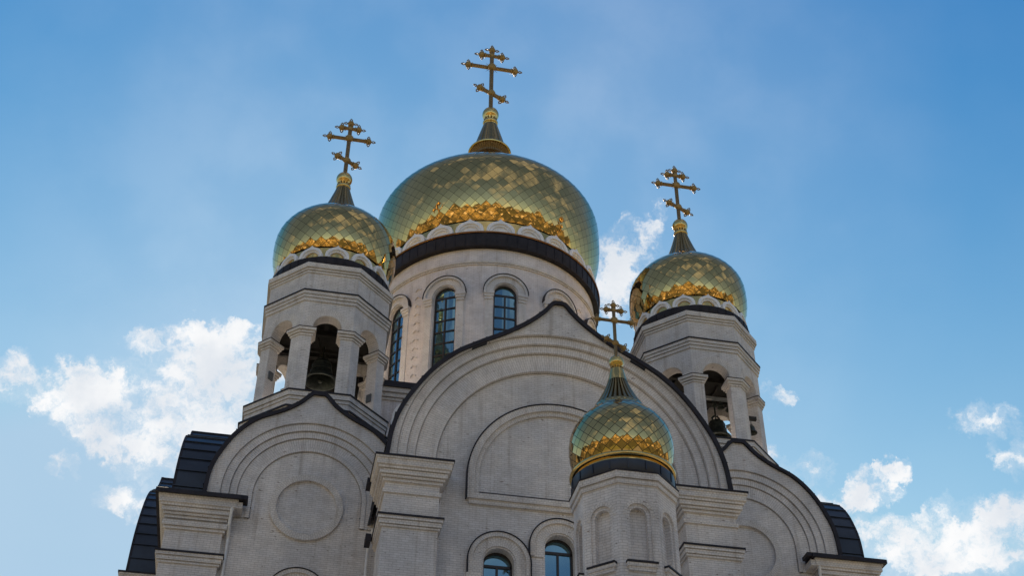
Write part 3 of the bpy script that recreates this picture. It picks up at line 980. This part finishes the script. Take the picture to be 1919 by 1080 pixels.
def build_drum():
    Rd = 6.3
    mp = cyl_map(Rd); mb = MB()
    seg = 2*PI*Rd/12
    for k in range(12):
        c = k*seg
        panel_arch(mb, mp, c-seg/2, c+seg/2, 36.0, 46.39, c, .65, 37.4, 43.35, .32, n=14, sub=.28)
    hk = mb
    # columns of small brick hooks between the windows
    for k in (-2, 1):
        a0 = (k+.5)*PI/6*Rd
        for i in range(13):
            z = 37.6+i*.56
            for s, q in ((-1, .7), (1, -.7)):
                c = Vector(mp(a0+s*.09, z, -.02)); e = Vector(mp(a0+s*.09, z, -1))-c; e.normalize(); t = Vector((-e.y, e.x, 0))
                d = t*math.cos(q)+Vector((0, 0, 1))*math.sin(q); n_ = -t*math.sin(q)+Vector((0, 0, 1))*math.cos(q)
                hk.obox(c, d*.13, n_*.028, e*.045)
    dr = mb.build("drum", BRICKP, CATH, (0, YD, 0), smooth=True, angle=25)
    tr = MB()
    tr.sweep(circ(Rd, 120), True, [(-.02, 45.22), (.07, 45.22), (.07, 45.33), (.12, 45.33), (.12, 45.45), (-.02, 45.50)])
    tr.build("string_course", TRIM, dr, smooth=True)
    tr = MB(); tr.lathe([(5.75, 36.9), (5.75, 46.25)], 60); tr.lathe([(5.7, 46.37), (6.5, 46.375)], 90)
    tr.build("drum_core", DARK, dr)
    w0 = None
    f = MB(); window_frame(f, mp, 0, .62, 37.45, 43.35, .24, .055, .06, 7)
    p = MB(); window_pane(p, mp, 0, .65, 37.4, 43.35, .24)
    h = MB()
    arch_band(h, mp, 0, 43.35, .70, 1.05, -.07, .01, leg=0, n=26); arch_band(h, mp, 0, 43.35, 1.05, 1.17, -.2, .01, leg=0, n=26)
    im = MB(); cp = MB()
    arch_band(cp, mp, 0, 43.35, 1.173, 1.215, -.235, .01, leg=0, n=26)
    def bx(mb_, u0, u1, v0, v1, d):
        P = [[mp(u, v, dd) for u, v in ((u0, v0), (u1, v0), (u1, v1), (u0, v1))] for dd in (d, .02)]
        mb_.face(P[0])
        for i in range(4): mb_.face([P[0][i], P[0][(i+1) % 4], P[1][(i+1) % 4], P[1][i]])
    for s in (-1, 1):
        a, b = sorted((s*.66, s*1.14))
        bx(im, a+.05, b-.05, 37.0, 42.86, -.06)
        bx(im, a+.02, b-.02, 42.86, 43.02, -.12); bx(im, a-.01, b+.01, 43.02, 43.18, -.17); bx(im, a-.04, b+.04, 43.18, 43.34, -.22)
    for k in range(12):
        ang = k*PI/6
        if w0 is None:
            w0 = f.build("window", FRAME, CATH, (0, YD, 0))
            p.build("window_pane", GLASS, w0); h.build("window_hood", PAINTB, w0); im.build("window_impost", PAINTB, w0); cp.build("hood_flashing", EAVE, w0)
        else:
            w = copy_tree(w0, CATH, (0, YD, 0)); w.rotation_euler = (0, 0, ang)
    eave_ring(dr, 6.62, 46.36, 47.27, 72)
    kokoshniks(dr, 6.61, 47.33, 24, R(-3.2), 1.58, 1.06)
    # gilded ring behind the kokoshniks and the dome itself
    g = MB(); g.lathe([(6.08, 47.2), (6.10, 48.62), (5.9, 48.66)], 72, vscale=1); g.build("gilded_ring", GOLD, dr, smooth=True)
    prof = dome_profile(6.82, 52.2, 3.87, 51.3, 6.27, 48.6, [(2.9, 55.78), (2.2, 56.5), (1.6, 57.6), (1.15, 58.8), (1.0, 59.3)])
    d = build_dome((0, YD, 0), prof, 68, .0042, .03, 0, "largest gilded dome, over the great drum")
    nk = ribbed([(1.0, 58.9), (1.05, 59.35), (1.30, 59.62)], 48, .03); nk.build("dome_collar", BRONZE, d)
    rg = MB(); rg.torus((0, 0, 59.68), (1, 0, 0), (0, 1, 0), 1.33, .075, 64, 10); rg.build("gilded_ring", GOLD, d, smooth=True)
    sp = ribbed([(p[0], p[1]) for p in spline([(1.28, 59.72), (1.04, 60.15), (.84, 60.9), (.65, 61.6), (.47, 62.25)], 5)], 22, .05)
    sp.build("spire", GOLDT2, d)
    finial(d, .55, 63.3, .45)
    build_cross(CATH, (0, YD), 6.22, 63.8, .95)


PAINTB = brick_mat("white_trim_brick", (.88, .875, .89, 1), (.80, .795, .805, 1), (.58, .575, .585, 1), .13, .088)
def flute_mat():
    mt, g, b = new_mat("gold_fluted")
    geo = g.n('ShaderNodeNewGeometry').outputs['Position']
    n = g.noise(geo, 3, 4, .6).outputs['Fac']
    g.l(g.mix(n, (.235, .165, .07, 1), (.33, .235, .10, 1)), b.inputs['Base Color'])
    b.inputs['Metallic'].default_value = 1; b.inputs['Roughness'].default_value = .25
    return mt
GOLDT2 = flute_mat()


def build_tower(first=None):
    Rw = 3.05; ap = Rw*math.cos(PI/8); side = 2*Rw*math.sin(PI/8); hw = .645; dep = .56
    ap2 = ap-dep; s2 = 2*ap2*math.tan(PI/8)
    mb = MB()
    for k in range(8):
        a = k*PI/4
        n = (math.sin(a), -math.cos(a)); t = (math.cos(a), math.sin(a))
        mp = plane_map(n[0]*ap, n[1]*ap, t[0], t[1], n[0], n[1])
        panel_arch(mb, mp, -side/2, side/2, 35.62, 39.4, 0, hw, 35.62, 35.85, dep, n=18, back=(-s2/2, s2/2), sub=9)
    tw = mb.build("bell_tower", BRICK, CATH, (-XT, YT, 0))
    av = MB()
    for k in range(8):
        a = k*PI/4
        n = (math.sin(a), -math.cos(a)); t = (math.cos(a), math.sin(a))
        mp = plane_map(n[0]*ap, n[1]*ap, t[0], t[1], n[0], n[1])
        arch_band(av, mp, 0, 35.85, hw+.01, 1.04, -.025, .01, leg=.12, n=24)
    av.build("archivolt", TRIM, tw)
    # eight piers with capitals
    base = octo(Rw)
    for k in range(8):
        P = Vector(base[k]); Pm = Vector(base[k-1]); Pn = Vector(base[(k+1) % 8])
        t1 = (Pm-P).normalized(); t2 = (Pn-P).normalized()
        L = side/2-hw
        n1 = Vector((t1.y, -t1.x)); n1 = -n1 if n1.dot(P) < 0 else n1
        n2 = Vector((-t2.y, t2.x)); n2 = -n2 if n2.dot(P) < 0 else n2
        poly = [P+t1*L-n1*dep, P+t1*L, P, P+t2*L, P+t2*L-n2*dep, P*((ap2/math.cos(PI/8))/Rw)]
        poly = [(q.x, q.y) for q in poly]
        m_ = MB(); m_.prism(poly, 32.1, 35.42); m_.build("pier", BRICK, tw)
        c = MB(); c.sweep(poly, True, [(-.02, 35.30), (.05, 35.30), (.05, 35.42), (.11, 35.42), (.11, 35.54), (.17, 35.54), (.17, 35.68), (-.02, 35.70)])
        c.build("capital", TRIM, tw)
        c = MB(); c.sweep(poly, True, [(.10, 35.683), (.185, 35.675), (.185, 35.71), (-.03, 35.74), (-.03, 35.70)]); c.build("capital_flashing", EAVE, tw)
    # cornices
    c = MB(); o8 = octo(Rw)
    c.sweep(o8, True, [(-.02, 37.24), (.06, 37.24), (.06, 37.42), (.11, 37.42), (.11, 37.58), (.155, 37.58), (.155, 37.76), (-.02, 37.78)])
    c.sweep(o8, True, [(-.02, 38.88), (.05, 38.88), (.05, 39.02), (.10, 39.02), (.10, 39.14), (.16, 39.14), (.16, 39.40), (-.02, 39.42)])
    c.build("cornice", TRIM, tw)
    c = MB(); c.sweep(o8, True, metal_profile(37.77, .155)); c.prism(octo(Rw+.1), 39.425, 39.47); c.build("cornice_flashing", EAVE, tw)
    # pedestal
    c = MB(); c.prism(octo(3.34), 28.5, 31.75); c.prism(octo(3.52), 28.5, 31.25)
    c.build("pedestal", BRICK, tw)
    c = MB(); c.sweep(octo(3.34), True, [(-.02, 31.7), (.05, 31.7), (.05, 31.86), (.10, 31.86), (.10, 32.12), (-.3, 32.14)]); c.prism(octo(3.3), 31.72, 32.1)
    c.build("pedestal_cornice", TRIM, tw)
    c = MB(); c.sweep(octo(3.34), True, metal_profile(32.13, .10)); c.sweep(octo(3.52), True, metal_profile(31.24, .03)); c.build("pedestal_flashing", EAVE, tw)
    # dark timber ceiling with beams
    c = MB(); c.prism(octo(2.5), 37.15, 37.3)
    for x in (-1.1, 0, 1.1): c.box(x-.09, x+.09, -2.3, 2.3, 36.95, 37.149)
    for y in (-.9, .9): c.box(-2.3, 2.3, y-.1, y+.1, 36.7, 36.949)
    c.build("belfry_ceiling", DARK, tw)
    eave_ring(tw, 2.92, 39.48, 39.93, 40, lip=False)
    kokoshniks(tw, 2.86, 39.95, 14, R(1.2), 1.14, .80)
    g = MB(); g.lathe([(2.66, 39.9), (2.68, 40.72), (2.5, 40.75)], 48, vscale=1); g.build("gilded_ring", GOLD, tw, smooth=True)
    # grey boxes fixed to the piers
    prof = dome_profile(3.04, 42.4, 2.28, 41.95, 2.9, 40.7, [(1.32, 44.55), (.98, 45.05), (.73, 45.65), (.52, 46.3), (.36, 46.85)])
    cut = [q for q in prof if q[1] < 45.0 or q[0] > 1.0]
    d = build_dome((-XT, YT, 0), cut, 34, .007, .03, 0, "gilded dome over a bell tower")
    tail = [q for q in prof if q not in cut]
    sp = ribbed([cut[-1]]+tail, 26, .06); sp.build("spire", GOLDT2, d)
    finial(d, .42, 47.58, .34)
    cr = build_cross(CATH, (-XT, YT), 3.98, 47.95, 1.12)
    # the other tower is the same again
    copy_tree(tw, CATH, (XT, YT, 0)); d2 = copy_tree(d, CATH, (XT, YT, 0)); d2.rotation_euler = (0, 0, .6); copy_tree(cr, CATH, (XT, YT, 47.95))
    for sx in (-1, 1):
        b = MB(); a = sx*PI*3/8-sx*.06
        n = Vector((0, -1, 0))
        p = Vector((sx*2.25, -1.34, 33.88 if sx < 0 else 33.28))
        e = Vector((-sx*.7071, -.7071, 0)); t = Vector((sx*.7071, -.7071, 0))
        b.obox(p, t*.13, e*.07, Vector((0, 0, .2))); b.build("wall_box", PLATE, tw)
    return tw


def build_turret():
    TY = -7.19; Rw = 1.53
    ap = Rw*math.cos(PI/8); side = 2*Rw*math.sin(PI/8)
    mb = MB(); ring = MB(); sill = MB(); sf = MB()
    for k in range(8):
        a = k*PI/4; n = (math.sin(a), -math.cos(a)); t = (math.cos(a), math.sin(a))
        mp = plane_map(n[0]*ap, n[1]*ap, t[0], t[1], n[0], n[1])
        # a shallow outer niche and a deeper inner one
        panel_arch(mb, mp, -side/2, side/2, 12.0, 20.2, 0, .36, 17.72, 19.16, .06, n=16, sub=9)
        mp2 = plane_map(n[0]*(ap-.06), n[1]*(ap-.06), t[0], t[1], n[0], n[1])
        panel_arch(mb, mp2, -.37, .37, 17.6, 19.6, 0, .255, 17.72, 19.16, .17, n=16, sub=9)
        mp3 = plane_map(n[0]*(ap-.23), n[1]*(ap-.23), t[0], t[1], n[0], n[1])
        mb.face([mp3(-.3, 17.6, 0), mp3(.3, 17.6, 0), mp3(.3, 19.6, 0), mp3(-.3, 19.6, 0)])
        arch_band(ring, mp, 0, 19.16, .365, .48, -.012, .01, leg=.02, n=20)
        c = Vector(mp(0, 17.6, -.04)); T_ = Vector((t[0], t[1], 0)); N_ = Vector((n[0], n[1], 0))
        sill.obox(c-Vector((0, 0, .06)), T_*.44, N_*.09, Vector((0, 0, .055))); sill.obox(c-Vector((0, 0, .17))-N_*.03, T_*.40, N_*.08, Vector((0, 0, .055)))
        sf.obox(c+Vector((0, 0, .025))+N_*.01, T_*.455, N_*.11, Vector((0, 0, .028)))
    tu = mb.build("turret", BRICKT, CATH, (0, TY, 0))
    ring.build("niche_arch", TRIM, tu); sill.build("niche_sill", TRIM, tu); sf.build("sill_flashing", EAVE, tu)
    c = MB(); c.sweep(octo(Rw), True, [(-.02, 20.12), (.06, 20.12), (.06, 20.29), (.11, 20.29), (.11, 20.5), (-.3, 20.51)]); c.build("cornice", TRIM, tu)
    c = MB(); c.sweep(octo(Rw), True, [(.08, 20.505), (.13, 20.495), (.13, 20.54), (-.2, 20.56)]); c.build("cornice_flashing", EAVE, tu)
    eave_ring(tu, 1.56, 20.55, 20.93, 18, lip=False, mat=ROOF)
    b = MB(); b.box(-6, 6, -11.5, 1.0, 0, 13.0); b.build("porch", BRICK, CATH)
    prof = dome_profile(1.625, 22.13, 1.51, 22.0, 1.6, 21.15, [(.86, 23.52), (.64, 23.9), (.45, 24.3), (.31, 24.68), (.22, 25.1)])
    cut = [q for q in prof if q[1] < 23.62]
    d = build_dome((0, TY, 0), cut, 29, .013, .05, 0, "small gilded onion dome over the front turret")
    g = MB()
    P = [(1.40, 20.93), (1.50, 20.96), (1.50, 21.03)]
    for k in range(9): t = -PI/2+PI*k/8; P.append((1.555+.07*math.cos(t), 21.11+.075*math.sin(t)))
    P.append((1.3, 21.22)); g.lathe(P, 72, vscale=1); g.build("gilded_ring", GOLD, d, smooth=True)
    tail = [cut[-1]]+[q for q in prof if q not in cut]
    sp = ribbed([q for q in tail if q[1] < 24.75], 30, .12); sp.build("spire", GOLDT2, d)
    tp = MB(); tl = [q for q in tail if q[1] >= 24.6]; tp.lathe([(q[0]*1.0+.006, q[1]) for q in tl], 24, vscale=1); tp.build("spire_tip", GOLD, d, smooth=True)
    finial(d, .245, 25.42, .2)
    build_cross(CATH, (0, TY), 2.25, 25.63, 1.1)


BRICKT = BRICK
build_front()
build_wing(-1); build_wing(1)
build_drum()
build_tower()
build_turret()

# ------------------------------------------------------------------ bells
def bell(name_label, loc, rad, h, group, hang):
    t = thing("bell", name_label, "bell", loc, group)
    P = [(rad*.93, 0), (rad, .02*h), (rad*.97, .08*h), (rad*.80, .22*h), (rad*.68, .42*h), (rad*.61, .66*h), (rad*.57, .82*h), (rad*.46, .94*h), (rad*.2, h), (0.001, h*1.01)]
    Q = [(p.x, p.y) for p in spline(P, 5)]
    mb = MB(); mb.lathe([(rad*.5, h*.85), (rad*.6, h*.4), (rad*.86, .03*h)]+Q, 40, vscale=1)
    for z, r_ in ((.10, .955), (.5, .66), (.76, .60)): mb.torus((0, 0, z*h), (1, 0, 0), (0, 1, 0), rad*r_, rad*.022, 40, 6)
    mb.build("bell_body", BELLM, t, smooth=True, angle=45)
    mb = MB(); mb.tube([(0, 0, h*.85), (0, 0, h*.08)], rad*.05, 8); mb.ball((0, 0, h*.06), rad*.14, 10); mb.build("clapper", BELLM, t, smooth=True)
    mb = MB()
    for s in (-1, 1): mb.tube([(s*rad*.22, 0, h*.98), (s*rad*.26, 0, h*1.14), (s*rad*.08, 0, h*1.26)], rad*.07, 8)
    mb.tube([(0, 0, h), (0, 0, h*1.2+hang)], rad*.06, 8); mb.build("crown", BELLM, t, smooth=True)
    return t


bell("big dark bell hanging alone in the left bell tower", (-9.17, 9.8, 34.6), .76, 1.22, None, .55)
SB = "bells hanging in the right bell tower"
bell("biggest dark bell in the right tower, hanging low under the grey beam", (10.12, 10.2, 34.15), .70, 1.12, SB, .7)
for i, (x, z, r_, lab) in enumerate(((9.78, 35.58, .15, "leftmost small bell under the grey beam in the right tower"), (10.1, 35.5, .18, "middle small bell under the grey beam in the right tower"), (10.55, 35.42, .23, "rightmost small bell under the grey beam in the right tower"))):
    bell(lab, (x, 9.3, z-.05), r_, r_*1.5, SB, .2)
bell("small dark bell hanging in the right-hand opening of the right tower", (11.12, 8.32, 33.55), .24, .40, SB, .25)
bm_ = MB(); bm_.box(7.2, 11.2, 9.22, 9.36, 35.86, 36.02)
TWR = [o for o in CATH.children if o.name.startswith("bell_tower")]
bm_.build("bell_beam", STEEL, CATH)
bm_ = MB(); bm_.box(10.85, 11.4, 8.24, 8.4, 34.28, 34.46); bm_.build("bell_beam", DARK, CATH)
bm_ = MB(); bm_.box(-11.3, -7.0, 9.78, 9.92, 36.3, 36.45); bm_.box(-10.35, -7.3, 11.75, 11.9, 34.6, 37.1); bm_.tube([(-9.5, 9.5, 36.9), (-9.25, 9.75, 36.1)], .06, 8)  # second box: dark panel added at the back to block the bright sky
bm_.build("bell_beam", DARK, CATH)
